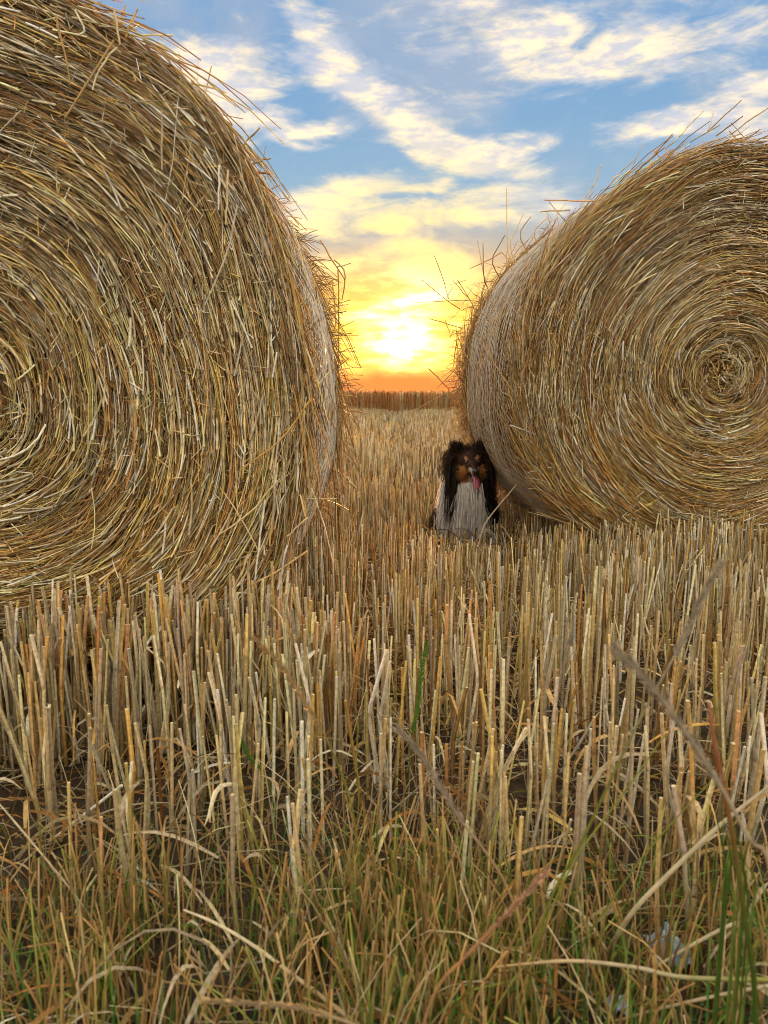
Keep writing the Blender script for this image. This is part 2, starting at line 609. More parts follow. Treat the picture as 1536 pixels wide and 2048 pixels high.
    t = np.linspace(-.5, .5, 4)[None, :]
    y = rng.uniform(.02, BL, n)
    th = rng.uniform(0, 2 * math.pi, n)
    ln = rng.uniform(.06, .3, n)
    dv = rng.normal(0, R_(16), n)
    lift = np.abs(rng.normal(0, .010, n))
    aa = th[:, None] + ln[:, None] * t * np.cos(dv)[:, None] / BR
    yy = y[:, None] + ln[:, None] * t * np.sin(dv)[:, None]
    rr = BR * .985 + lift[:, None] * (t + .5) + rng.uniform(-.014, .010, n)[:, None]
    b = MB()
    b.strands(place(rr, aa, np.clip(yy, -.01, BL + .03)), rng.uniform(.0012, .0022, n)[:, None], pick(n, [4, 3, 2, .6, 3, 1, 2, 2]), 3, .1)
    tag(b.build('side_straw', M_STRAW, root), kind='stuff')

    # loose fringe hanging and sticking out round both rims
    b = MB()
    for yc, sy, m in ((lap[0], lap[1], int(n_face * lap[1] / .55)), (BL - .08, .09, n_face // 10)):
        th = rng.uniform(0, 2 * math.pi, m)
        ln = np.clip(rng.lognormal(math.log(.12), .5, m), .04, .25)
        dev = np.abs(rng.normal(0, R_(17), m)) * np.where(rng.random(m) < .8, 1, -1)
        rho = BR * rng.uniform(.95, 1.01, m)
        yb = yc + rng.normal(0, sy, m)
        tt = np.linspace(0, 1, 4)[None, :]
        s = ln[:, None] * tt
        rr = rho[:, None] + s * np.sin(dev)[:, None] * .8
        aa = th[:, None] - s * np.cos(dev)[:, None] / BR
        yy = yb[:, None] + s * rng.normal(0, .18, m)[:, None]
        P = place(rr, aa, yy)
        P[:, :, 2] -= (ln * rng.uniform(0, .35, m))[:, None] * tt ** 2 * np.abs(np.cos(th))[:, None]
        b.strands(P, rng.uniform(.001, .0021, m)[:, None] * np.array([1, 1, .9, .7]), pick(m, [4, 3, 2, .8, 3, 1, 2, 2]), 3, .1)
    # fuzz standing off the far rim
    m = n_face // 26
    th = rng.uniform(0, 2 * math.pi, m)
    ln = rng.uniform(.03, .13, m)
    P0 = place(np.full(m, BR * .99), th, BL - rng.uniform(-.03, .22, m))
    dirv = np.stack([np.cos(th), rng.normal(0, .5, m), np.sin(th)], -1) + rng.normal(0, .7, (m, 3))
    dirv /= np.linalg.norm(dirv, axis=1, keepdims=True)
    tt = np.linspace(0, 1, 4)[None, :, None]
    P = P0[:, None] + dirv[:, None] * ln[:, None, None] * tt
    P[:, :, 2] -= (ln * rng.uniform(0, .5, m))[:, None] * np.linspace(0, 1, 4)[None] ** 2
    b.strands(P, rng.uniform(.0009, .0017, m)[:, None], pick(m, [4, 4, 2, .5, 1, 1, 2, 2]), 3, .1)
    tag(b.build('rim_fringe', M_STRAW, root), kind='stuff')

    # white net wrap over the rolled side: hoops joined by zigzag threads
    b = MB()
    ys = np.linspace(net[0], net[1], int((net[1] - net[0]) / .030))
    a = np.linspace(0, 2 * math.pi, 97)
    hoop = np.stack([place(np.full(97, BR * 1.0) + .006 + .004 * vnoise(a * 8, np.full(97, yv * 11), 2, 5), a, np.full(97, yv) + .003 * np.sin(a * 40 + yv * 90)) for yv in ys])
    b.strands(hoop, .0013, np.tile([[.84, .80, .72]], (len(ys), 1)), 3)
    a2 = np.linspace(0, 2 * math.pi, 193)
    zz = []
    for i in range(len(ys) - 1):
        w_ = (np.arange(193) % 2)
        zz.append(place(np.full(193, BR * 1.0) + .0065 + .004 * vnoise(a2 * 8, np.full(193, ys[i] * 11), 2, 5), a2 + rng.uniform(0, 1), ys[i] + (ys[1] - ys[0]) * w_ + .004 * vnoise(a2 * 5, a2, 6, i)))
    b.strands(np.stack(zz), .0009, np.tile([[.84, .80, .72]], (len(ys) - 1, 1)), 3)
    b.build('net_wrap', M_NET, root)

    # single stalks that stand clear of the bale
    inv = root.matrix_basis.inverted()
    for pts, rr, wts in strays:
        P = np.array([inv @ Vector(p) for p in pts])
        P = spline(P, 6)
        P[1:-1] += rng.normal(0, .001, (4, 3))
        b = MB()
        b.strands(P[None], rr * np.array([[1.05, 1, 1.1, 1, .95, .8]]), pick(1, wts), 5, .12)
        b.build('straw', M_STRAW, root)


def stray(list_, Y, r=.0019, w=(3, 3, 2, 1, 2, 1, 2, 2), dY=0.0):
    out = []
    for row in list_:
        k = len(row) // 2
        pts = [at(row[2 * i], row[2 * i + 1], Y + dY * i) for i in range(k)]
        out.append((pts, r, w))
    return out


PALE = (1, 1, 4, 4, 1, 0, 0, 0)
LX, LY, LRZ = -0.915, 1.52, R_(1.3)
RX, RY, RRZ = 1.215, 2.62, R_(2.6)
bl = thing('straw_bale', (LX, LY, 0), 'nearest round straw bale, its coiled end cut off by the left edge', 'straw bale', 'round straw bales on the stubble', LRZ)
br = thing('straw_bale', (RX, RY, 0), 'round straw bale farther off, just behind the sitting dog, long stalks bristling along its top', 'straw bale', 'round straw bales on the stubble', RRZ)
bl.matrix_basis = Matrix.Translation((LX, LY, 0)) @ Matrix.Rotation(LRZ, 4, 'Z')
br.matrix_basis = Matrix.Translation((RX, RY, 0)) @ Matrix.Rotation(RRZ, 4, 'Z')

strL = stray([(112, 30, 128, 100, 140, 170), (228, 80, 180, 155, 130, 235), (235, 95, 205, 130, 185, 180), (475, 410, 455, 500, 410, 610),
              (439, 330, 437, 420), (456, 340, 452, 450), (323, 220, 324, 340), (240, 90, 228, 20), (252, 75, 262, 45, 276, 18),
              (150, 20, 170, 60, 158, 70), (560, 978 - 20, 500, 1025, 440, 1068), (620, 800, 560, 880, 480, 940)], LY - .05, .0019, PALE)
strL += stray([(240, 74, 300, 70, 347, 71), (255, 60, 280, 45), (375, 172, 355, 150, 338, 118), (488, 292, 500, 275, 520, 255), (505, 328, 542, 316),
               (400, 190, 440, 225), (300, 90, 260, 52), (460, 260, 485, 300), (515, 345, 540, 348), (250, 70, 244, 40, 250, 10)], LY + .06, .0021)
strL += stray([(616, 1101, 560, 1140, 501, 1171), (597, 935, 594, 982), (600, 989, 611, 1033), (616, 1035, 574, 1073), (545, 1035, 539, 1092), (497, 1110, 482, 1151), (575, 1090, 555, 1180),
               (530, 1000, 510, 1160)], LY - .06, .0019, PALE)
strL += stray([(676, 540, 679, 640, 676, 770), (672, 535, 702, 526), (668, 520, 690, 545, 684, 600), (664, 560, 672, 640, 668, 660), (640, 480, 690, 560)], LY + 1.18, .0024)
strR = stray([(1415, 262, 1445, 235, 1483, 200), (1348, 285, 1375, 255, 1407, 222), (1418, 262, 1427, 220), (1460, 270, 1500, 240, 1536, 216), (1432, 272, 1486, 232),
              (1490, 280, 1520, 258), (1330, 300, 1365, 268), (1380, 285, 1440, 250), (1300, 320, 1345, 268), (1270, 345, 1330, 295)], RY + .02, .0021, (1, 1, 2, 1, 4, 1, 2, 1))
strR += stray([(1308, 300, 1330, 330, 1348, 365), (1302, 318, 1300, 350), (1340, 300, 1315, 345), (1203, 329, 1190, 365, 1160, 410), (1190, 402, 1088, 400),
               (1140, 420, 1080, 424), (1240, 350, 1222, 358), (1225, 370, 1260, 340)], RY + .05, .0023, PALE)
strR += stray([(1030, 530, 1014, 492, 1013, 377), (1034, 528, 1018, 490, 1035, 455, 1048, 425), (1056, 508, 1040, 470, 1062, 433), (1084, 503, 1068, 465, 1095, 436), (1128, 478, 1112, 440, 1133, 403),
               (985, 598, 969, 560, 962, 520, 955, 480), (984, 593, 968, 555, 966, 487), (1024, 543, 1008, 505, 975, 522, 940, 537), (1001, 558, 985, 520, 1010, 470)], RY + .55, .0021)
strR += stray([(898, 600, 885, 555, 868, 510), (920, 618, 880, 590, 843, 559), (935, 600, 880, 603, 817, 606), (925, 657, 890, 646, 858, 637), (905, 575, 892, 600), (915, 560, 950, 620, 935, 640),
               (940, 600, 905, 560), (932, 560, 905, 568, 888, 567), (945, 575, 915, 625, 898, 640), (938, 690, 910, 660, 900, 676), (890, 640, 900, 668)], RY + 1.12, .0019)
strR += stray([(935, 720, 900, 750, 872, 778), (930, 730, 918, 755, 907, 777), (914, 675, 910, 705, 907, 733), (857, 737, 878, 758, 900, 781), (935, 762, 888, 762), (940, 735, 905, 800),
               (925, 700, 912, 660), (950, 780, 900, 783, 823, 825), (930, 640, 925, 700), (940, 760, 900, 740)], RY + 1.12, .0022)
strR += stray([(1166, 920, 1100, 936, 1055, 945), (1130, 860, 1040, 880), (1020, 850, 1090, 880, 1150, 940), (1080, 910, 1150, 908)], RY - .03, .002, PALE)

make_bale(bl, (.105, -.067), .085, 11, 33000, [3.2, 3.2, 2.8, 1.1, 1.6, 1.8, 2.4, 1.3], strL, .02, True)
make_bale(br, (-.068, .010), .0, 23, 31000, [3.2, 2.8, 2.6, 1.0, 1.6, 2.0, 2.6, 1.3], strR, .03, False, (.15, BL - .26), (.055, .05))
rng = np.random.default_rng(5)


# ------------------------------------------------------------------ stubble
def bale_mask(x, y):
    inl = (np.abs(x - LX - .0) < .34) & (y > LY + .02) & (y < LY + BL - .02)
    inr = (np.abs(x - RX + .03) < .34) & (y > RY + .02) & (y < RY + BL - .02)
    # where the bale hangs low the stalks are bent flat underneath
    return inl | inr


DOG_X, DOG_Y = 0.386, 3.36


def scatter(y0, y1, dens, clump, half=lambda y: .52 * y + 1.1):
    A = 0
    yy = np.linspace(y0, y1, 60)
    A = float(np.sum(2 * half(yy)) * (y1 - y0) / 60)
    n = int(A * dens / clump)
    y = rng.uniform(y0, y1, n * 3)
    keep = rng.random(n * 3) < half(y) / half(y1)
    y = y[keep][:n]
    x = rng.uniform(-1, 1, len(y)) * half(y)
    m = rng.poisson(clump - 1, len(y)) + 1
    X = np.repeat(x, m) + rng.normal(0, .013, m.sum())
    Y = np.repeat(y, m) + rng.normal(0, .013, m.sum())
    k = ~bale_mask(X, Y) & (np.hypot((X - DOG_X) / .13, (Y - DOG_Y - .06) / .17) > 1)
    return X[k], Y[k]


def stub_h(x, y):
    h = .215 + .022 * vnoise(x, y, 2.3, 9) + .03 * np.clip((y - 1.1) / .3, 0, 1) + .035 * np.clip((-.05 - x) / .2, 0, 1) * np.clip((y - 1.15) / .15, 0, 1)
    gap = np.exp(-((x - .33) / .38) ** 2) * np.clip((y - 1.9) / .9, 0, 1)
    dogs = np.exp(-((x - .37) / .17) ** 2) * np.clip((y - 2.5) / .4, 0, 1) * (y < 3.5)
    return (h - .085 * gap - .085 * dogs) * np.clip(1.06 - .02 * y, .7, 1)


STEM_W = [2.6, .9, 5.5, 1.8, 3.6, 1.2, 1.0, .4]
X, Y = scatter(.80, 4.6, 880, 3.4)
thin = rng.random(len(X)) < np.where(Y < 1.0, .17, np.where(Y < 1.2, .5, np.where((X < -.1) & (Y > 1.22), 1.0, .8)))
X, Y = X[thin], Y[thin]
for ex0, ex1, ey0, ey1, en in ((-1.7, -.08, 1.27, 1.50, 300), (.55, 2.3, 2.2, 2.60, 330)):
    cx_, cy_, m_ = rng.uniform(ex0, ex1, en), rng.uniform(ey0, ey1, en), rng.poisson(2.2, en) + 1
    X = np.concatenate([X, np.repeat(cx_, m_) + rng.normal(0, .012, m_.sum())])
    Y = np.concatenate([Y, np.repeat(cy_, m_) + rng.normal(0, .012, m_.sum())])
H = stub_h(X, Y) * np.clip(rng.normal(1, .13, len(X)), .45, 1.25)
# stalks pressed down under the curve of each bale
for bx, by in ((LX, LY), (RX, RY)):
    d = np.abs(X - bx)
    und = (Y > by + .03) & (Y < by + BL) & (d < BR * .98)
    clear_h = BZ - np.sqrt(np.clip(BR ** 2 - d ** 2, 0, None))
    H = np.where(und, np.minimum(H, np.maximum(clear_h - .02, .02)), H)
tilt = np.where(rng.random(len(X)) < .1, rng.normal(0, R_(19), len(X)), rng.normal(0, R_(4.5), len(X)))
az = rng.uniform(0, 2 * math.pi, len(X))
px, py, dd = project(np.stack([X, Y, H * .6], -1))
seen = (px > 4) & (px < 1532) & (py > 4) & (py < 2044)
d_b = (Y > LY) & (X < LX + .6)
size = np.where(seen & ~d_b, H / dd, 0)
order = np.argsort(-size)
single = order[:300]
rest = np.ones(len(X), bool)
rest[single] = False

# single stalks in the foreground: a few shapes of each kind, shared by the copies
KINDS = [  # name of look, weights, leaf
    ('cream', (0, 0, 5, 1, 1, 0, 0, 0)), ('grey', (0, 0, .3, 0, 5, .2, 0, 0)), ('golden', (5, 1.4, 0, 0, 0, 0, 0, 0)),
    ('rusty', (0, 0, 0, 0, 0, 0, 4, 1.5)), ('olive', (.5, 0, 0, 0, 0, 5, 0, 0))]
KW = np.array([.42, .22, .20, .07, .09])


def stalk_mesh(wts):
    b = MB()
    c = pick(1, wts, .12)[0]
    c2 = c * rng.uniform(.72, 1.1) * (1 + rng.normal(0, .05, 3))
    node = rng.uniform(.3, .75)
    z = np.array([-.06, .0, node - .02, node, node + .02, node + .05, 1.0])
    rad = np.array([1.15, 1.1, 1.0, 1.32, 1.18, .98, .9]) * .0029
    cc = np.array([c * .75, c * .8, c, c * .55, c2 * .8, c2, c2 * 1.1])
    bend = rng.normal(0, .03, 2)
    P = np.stack([bend[0] * z * (1 - z), bend[1] * z * (1 - z), z], -1)
    b.strands(P[None], rad[None], cc[None], 7, .24, cap=np.clip(np.array([[.74, .62, .40]]) * rng.uniform(.85, 1.1), 0, .9))
    # a split sheath wrapped part way up one side
    hh = rng.uniform(.35, .9)
    zz = np.linspace(.0, hh, 5)
    off = np.linspace(.0027, .0042, 5)
    a = rng.uniform(0, 6.28)
    P2 = np.stack([np.cos(a) * off + bend[0] * zz * (1 - zz), np.sin(a) * off + bend[1] * zz * (1 - zz), zz], -1)
    b.strands(P2[None], np.array([[.0028, .003, .0028, .0025, .001]]), (c * .5 + np.array([.3, .27, .21]) * .6)[None] * rng.uniform(.8, 1.1), 2, .1, up=[[math.cos(a), math.sin(a), 0]])
    return b.mesh('stubble_stalk', M_STUB)


def leaf_mesh():
    b = MB()
    t = np.linspace(0, 1, 7)
    ln = rng.uniform(.07, .17)
    rise, curl = rng.uniform(.1, .7), rng.uniform(.8, 2.0)
    x = ln * np.cumsum(np.concatenate([[0], np.cos(rise * 1.4 - curl * t[1:] * 1.4)])) / 6
    z = ln * np.cumsum(np.concatenate([[0], np.sin(rise * 1.4 - curl * t[1:] * 1.4)])) / 6
    P = np.stack([x, .01 * np.sin(t * 5) * rng.normal(), z], -1)
    b.strands(P[None], np.array([[.002, .0034, .0038, .0034, .0028, .002, .0005]]), pick(1, [2, 1, 3, 2, 4, 0, 1.5, 1]), 2, .15, up=[[0, .4, 1]])
    return b.mesh('leaf_blade', M_STUB)


stalks = {i: [stalk_mesh(w_) for _ in range(6)] for i, (_, w_) in enumerate(KINDS)}
leaves = [leaf_mesh() for _ in range(14)]
for j in single:
    k = rng.choice(len(KINDS), p=KW)
    nm = KINDS[k][0]
    lean = abs(tilt[j]) > R_(11)
    leafy = rng.random() < .22
    me = stalks[k][rng.integers(6)]
    o = link('stubble_stalk', me)
    o.location = (X[j], Y[j], ground_z(X[j], Y[j]))
    o.rotation_euler = (-tilt[j] * math.sin(az[j]), tilt[j] * math.cos(az[j]), rng.uniform(0, 6.28))
    qx, qy = px[j], py[j]
    zone = ("near bale's left part", "near bale's inner rim", 'sunlit gap', 'dog', "far bale's rim", "far bale's right part")[
        int(np.searchsorted([260, 540, 800, 1010, 1280], qx))]
    by = project([X[j], Y[j], 0])[1]
    zone = ('front row' if by > 1640 else 'second row' if by > 1520 else 'third row' if by > 1420 else 'back row') + ', below ' + zone
    wdt = rng.uniform(.75, 1.3)
    o.scale = (wdt, wdt, H[j])
    hgt = 'tall' if H[j] > .265 else 'short' if H[j] < .205 else 'middling'
    stout = 'stout' if wdt > 1.12 else 'slim' if wdt < .92 else 'plain'
    what = '%s %s%s straw stalk, %s, %s, %s' % (hgt, '' if stout == 'plain' else stout + ' ', nm, ('leaning right' if math.cos(az[j]) * tilt[j] > 0 else 'leaning left') if abs(tilt[j]) > R_(6) else 'upright', 'leafy' if leafy else 'leafless', zone)
    tag(o, what, 'straw stalk', what.replace('stalk,', 'stalks,'))
    if leafy:
        l = link('leaf_blade', leaves[rng.integers(len(leaves))], o)
        l.location = (0, 0, rng.uniform(.25, .8))
        l.rotation_euler = (0, 0, rng.uniform(0, 6.28))
        l.scale = (1 / wdt, 1 / wdt, 1 / H[j])


def stubble_strands(b, X, Y, H, tilt, az, k, sides, rmin, rmax, cap=True):
    n = len(X)
    z = np.linspace(0, 1, k)
    dirv = np.stack([np.sin(tilt) * np.cos(az), np.sin(tilt) * np.sin(az), np.cos(tilt)], -1)
    base = np.stack([X, Y, ground_z(X, Y) - .01], -1)
    P = base[:, None] + dirv[:, None] * (H[:, None] * z[None])[..., None]
    c = pick(n, STEM_W)
    c2 = np.clip(c * np.exp(rng.normal(-.05, .2, (n, 1))), 0, .9)
    t = (z[None] > rng.uniform(.35, .8, (n, 1)))[..., None]
    C = np.where(t, c2[:, None], c[:, None])
    b.strands(P, rng.uniform(rmin, rmax, (n, 1)) * np.linspace(1.1, .9, k)[None], C, sides, .15,
              cap=np.clip(c * 1.05 + .1, 0, .9) if cap else None)


b = MB()
stubble_strands(b, X[rest], Y[rest], H[rest], tilt[rest], az[rest], 3, 5, .0017, .0031)
X2, Y2 = scatter(4.6, 9, 320, 2.2)
H2 = stub_h(X2, Y2) * np.clip(rng.normal(1, .2, len(X2)), .4, 1.4)
stubble_strands(b, X2, Y2, H2, rng.normal(0, R_(7), len(X2)), rng.uniform(0, 6.28, len(X2)), 3, 3, .0026, .0042, cap=False)
X3, Y3 = scatter(9, 23.4, 115, 2.0)
H3 = stub_h(X3, Y3) * np.clip(rng.normal(1, .25, len(X3)), .4, 1.5)
stubble_strands(b, X3, Y3, H3, rng.normal(0, R_(9), len(X3)), rng.uniform(0, 6.28, len(X3)), 2, 3, .003, .006, cap=False)
tag(b.build('stubble', M_STUB), 'cut straw stubble covering the field', kind='stuff')

# fallen straw, chaff and curled leaves between the stalks
b = MB()
for (y0, y1, dens, lmin, lmax, r) in ((.45, 2.2, 1300, .02, .13, .0013), (2.2, 5, 520, .03, .2, .0016), (5, 23, 40, .05, .25, .003)):
    x, y = scatter(y0, y1, dens, 1.0, lambda q: .52 * q + .9)
    n = len(x)
    ln = rng.uniform(lmin, lmax, n)
    a = rng.uniform(0, 2 * math.pi, n)
    el = np.abs(rng.normal(0, R_(13), n))
    t = np.linspace(-.5, .5, 3 if y1 < 4 else 2)[None, :]
    z0 = ground_z(x, y) + np.abs(rng.normal(.008, .016, n))
    cur = rng.normal(0, .25, n)
    P = np.stack([x[:, None] + ln[:, None] * t * np.cos(a)[:, None] - cur[:, None] * ln[:, None] * t ** 2 * np.sin(a)[:, None],
                  y[:, None] + ln[:, None] * t * np.sin(a)[:, None] + cur[:, None] * ln[:, None] * t ** 2 * np.cos(a)[:, None],
                  z0[:, None] + ln[:, None] * (t + .5) * np.sin(el)[:, None]], -1)
    b.strands(P, rng.uniform(.6, 1.4, (n, 1)) * r, pick(n, [2, 1, 1, .4, 4, .6, 3, 1.5]) * .62, 3, .1)
# curled leaf ribbons
x, y = scatter(.5, 3.4, 420, 1.0)
n = len(x)
a = rng.uniform(0, 2 * math.pi, n)
ln = rng.uniform(.05, .16, n)
t = np.linspace(0, 1, 6)[None, :]
arch = rng.uniform(.1, .55, n)[:, None] * ln[:, None] * np.sin(t * math.pi * rng.uniform(.6, 1.05, n)[:, None])
P = np.stack([x[:, None] + ln[:, None] * t * np.cos(a)[:, None], y[:, None] + ln[:, None] * t * np.sin(a)[:, None],
              ground_z(x, y)[:, None] + rng.uniform(.0, .07, n)[:, None] + arch], -1)
b.strands(P, rng.uniform(.0012, .0034, (n, 1)) * np.array([.6, 1, 1, .9, .7, .2]), pick(n, [2, 1, 2.5, 1, 4, .5, 3, 2]) * .9, 2, .1)
tag(b.build('straw_litter', M_STUB), 'fallen straw and curled dry leaves lying between the stalks', kind='stuff')

# heap of loose straw dragged out between and under the bales
b = MB()
n = 5200
x = np.concatenate([rng.normal(-.02, .16, n // 2), rng.uniform(.55, 1.9, n // 2)])
y = np.concatenate([rng.uniform(1.62, 3.0, n // 2), rng.uniform(2.5, 3.8, n // 2)])
keep = ~((np.hypot((x - DOG_X) / .15, (y - DOG_Y - .05) / .2) < 1) | bale_mask(x, y))
x, y = x[keep], y[keep]
n = len(x)
ln = rng.uniform(.06, .26, n)
a = rng.uniform(0, 6.28, n)
el = rng.normal(R_(12), R_(20), n)
t = np.linspace(-.5, .5, 4)[None]
zb = rng.uniform(.02, .11, n)
P = np.stack([x[:, None] + ln[:, None] * t * (np.cos(a) * np.cos(el))[:, None], y[:, None] + ln[:, None] * t * (np.sin(a) * np.cos(el))[:, None],
              np.maximum(zb[:, None] + ln[:, None] * t * np.sin(el)[:, None] - .05 * t ** 2, .006)], -1)
b.strands(P, rng.uniform(.0011, .002, (n, 1)), pick(n, [3, 3, .8, .2, 1, .5, 2, 4]), 3, .1)
tag(b.build('loose_straw', M_STRAW), 'loose tangled straw lying round the foot of the bales', kind='stuff')

# ------------------------------------------------------------------ standing crop at the far edge
b = MB()
n = 15000
x = rng.uniform(-13, 13, n)
y = 23.6 + 5.0 * rng.random(n) ** 1.7
h = np.clip(rng.normal(.695, .03, n), .55, .80)
z = np.array([0, .84, .9, 1.0])
lean = rng.normal(0, .06, (n, 2))
P = np.stack([x[:, None] + lean[:, :1] * z[None] ** 2, y[:, None] + lean[:, 1:] * z[None] ** 2, h[:, None] * z[None]], -1)
b.strands(P, np.array([[.005, .005, .012, .004]]) * rng.uniform(.8, 1.3, (n, 1)), np.clip(pick(n, [2, 1, 3, .5, 0, 0, .4, 3]) * np.array([1.2, 1.08, 1.1]), 0, .9), 3, .1)
# the crop goes on towards the horizon
n = 5000
y = 28 + 60 * rng.random(n) ** 2
x = rng.uniform(-1, 1, n) * (y * .7)
h = np.clip(rng.normal(.66, .03, n), .5, .74)
P = np.stack([np.repeat(x[:, None], 3, 1), np.repeat(y[:, None], 3, 1), h[:, None] * np.array([[0, .8, 1.0]])], -1)
b.strands(P, np.array([[.02, .05, .02]]), np.clip(pick(n, [2, 1, 3, .5, 0, 0, .4, 3]) * np.array([1.2, 1.08, 1.1]), 0, .9), 3, .1)
tag(b.build('standing_wheat', M_WHEAT), 'uncut wheat standing along the far edge of the field', kind='stuff')

# ------------------------------------------------------------------ the dog
DOG = thing('dog', (DOG_X, DOG_Y, 0), 'long coated black, tan and white dog sitting with its tongue out beside the farther bale', 'dog')
HEAD_C = np.array([0, -.02, .38])
HROT = np.array(Matrix.Rotation(R_(6), 3, 'Z') @ Matrix.Rotation(R_(-4), 3, 'Y'))


def hd(p):                         # head turned a little to its left
    return (np.asarray(p) - HEAD_C) @ HROT.T + HEAD_C


def unhd(p):
    return (np.asarray(p) - HEAD_C) @ HROT + HEAD_C


bm = bmesh.new()


def blob(c, r, head=False, tilt_=(0, 0, 0)):
    m = Matrix.Translation(c) @ Matrix.Rotation(R_(tilt_[2]), 4, 'Z') @ Matrix.Rotation(R_(tilt_[1]), 4, 'Y') @ Matrix.Rotation(R_(tilt_[0]), 4, 'X') @ Matrix.Diagonal((*r, 1))
    if head:
        h = Matrix(HROT.tolist()).to_4x4()
        m = Matrix.Translation(HEAD_C) @ h @ Matrix.Translation(-HEAD_C) @ m
    bmesh.ops.create_icosphere(bm, subdivisions=3, radius=1.0, matrix=m)


def limb(p, q, r0, r1, n=6, head=False):
    for i in range(n):
        t = i / (n - 1)
        r = r0 + (r1 - r0) * t
        blob([p[k] + (q[k] - p[k]) * t for k in range(3)], (r, r, r), head)


blob((0, .17, .11), (.115, .13, .11))
blob((0, .10, .17), (.10, .11, .115))
blob((0, .03, .225), (.092, .09, .12))
blob((0, -.03, .23), (.078, .065, .105))
limb((0, .02, .28), (0, -.01, .36), .07, .055)
for sx in (-1, 1):
    blob((sx * .095, .09, .09), (.05, .10, .085))                    # thigh
    limb((sx * .115, .03, .03), (sx * .12, -.055, .02), .024, .02)   # hind foot
    limb((sx * .05, -.035, .20), (sx * .052, -.055, .09), .036, .026)
    limb((sx * .052, -.055, .09), (sx * .054, -.055, .025), .025, .022)
    blob((sx * .055, -.075, .018), (.024, .036, .018))               # fore paw
    blob((sx * .04, -.055, .345), (.026, .034, .028), True)          # cheek
    blob((sx * .043, -.010, .432), (.027, .013, .030), True, (0, sx * 20, 0))
    blob((sx * .060, -.026, .448), (.016, .014, .012), True)         # folded ear tip
limb((.10, .22, .05), (.17, .06, .03), .022, .016)                   # tail round the haunch
blob((0, -.025, .390), (.064, .062, .054), True)
blob((0, -.075, .376), (.036, .04, .028), True)
limb((0, -.085, .366), (0, -.132, .353), .0235, .0165, 6, True)
limb((0, -.05, .335), (0, -.115, .324), .018, .0105, 6, True)        # lower jaw
tmp = bpy.data.meshes.new('tmp')
bm.to_mesh(tmp)
bm.free()
ob = bpy.data.objects.new('tmp', tmp)
COL.objects.link(ob)
md = ob.modifiers.new('r', 'REMESH')
md.mode = 'VOXEL'
md.voxel_size = .0055
sm = ob.modifiers.new('s', 'SMOOTH')
sm.iterations = 3
body_me = bpy.data.meshes.new_from_object(ob.evaluated_get(bpy.context.evaluated_depsgraph_get()))
bpy.data.objects.remove(ob)
bpy.data.meshes.remove(tmp)
body_me.name = 'body'
nv = len(body_me.vertices)
bv = np.zeros(nv * 3)
body_me.vertices.foreach_get('co', bv)
bv = bv.reshape(-1, 3)

BLACK, SABLE, TAN, WHITE, PINK = map(np.array, ((.020, .013, .010), (.055, .024, .013), (.42, .21, .065), (.90, .90, .92), (.5, .12, .14)))


def coat(p):
    """coat colour and hair length at body points"""
    n = len(p)
    p = p + .004 * np.sin(p[:, [1, 2, 0]] * 310 + 1.3) + .003 * np.sin(p[:, [2, 0, 1]] * 730)
    h = unhd(p)
    c = np.tile(BLACK, (n, 1))
    ln = np.full(n, .045)
    x, y, z = p.T
    # white bib, collar on its right side, white fore legs
    wob_ = .012 * np.sin(z * 60 + x * 30)
    bib = (y < .0) & (z < .325) & (np.abs(x) < .048 + .10 * np.clip(.30 - z, 0, .3) + wob_)
    c[bib] = WHITE
    ln[bib] = .075
    col_ = (x < -.078) & (z > .12) & (z < .33) & (y < .10)
    c[col_] = WHITE * .92
    ln[col_] = .08
    legs = (z < .16) & (y < -.025) & (np.abs(x) < .09)
    c[legs] = WHITE
    ln[legs & (z < .10)] = .018
    c[legs & (np.abs(x) < .022) & (z < .10)] = BLACK
    c[legs & (np.abs(x) > .082)] = BLACK
    hind = (z < .16) & (y > .0)
    c[hind] = SABLE
    # mane: long black hair falling from behind the cheeks
    mane = (z > .25) & (np.abs(x) > .050) & (y > -.075) & (z < .40)
    mane &= ~(col_ & (x < -.092))
    c[mane] = BLACK * 1.1
    ln[mane] = .125
    hx, hy, hz = h.T
    head = (hz > .30) & (np.hypot(hx, hy + .03) < .115) & ((hy < -.045) | (hz > .372))
    c[head] = SABLE  # reddish tint of the backlight put into the head colour
    ln[head] = .030
    face = head & (hy < -.048)
    ln[face] = .010
    chk = face & (hz < .366 + .012 * (np.abs(hx) > .03)) & (np.abs(hx) > .014) & (np.abs(hx) < .058)
    c[chk] = TAN
    ln[chk & (np.abs(hx) > .034)] = .026
    muz = face & (hy < -.095)
    ln[muz] = .004
    c[muz & (hz < .366)] = TAN * .9
    c[muz & (hz < .368) & (np.abs(hx) > .010) & (hx < .03)] = WHITE * .62
    c[muz & (np.abs(hx) < .011) & (hz > .352)] = BLACK * 1.5
    c[muz & (hz > .374)] = SABLE
    jaw = face & (hz < .336) & (np.abs(hx) > .02)
    c[jaw] = TAN * .8
    c[face & (hz < .336) & (np.abs(hx) <= .02)] = WHITE * .5
    c[face & (hz < .342) & (hz > .329) & (hy < -.07) & (np.abs(hx) < .024)] = np.array([.03, .01, .01])
    for sx_ in (-1, 1):
        br_ = face & (np.hypot(hx - sx_ * .024, hz - .409) < .0085)
        c[br_] = TAN * 1.2 + .12
    ears = (hz > .428) & (np.abs(hx) > .02)
    c[ears] = BLACK * 1.2
    ln[ears] = .030
    return c, ln, mane, bib | col_, face, head


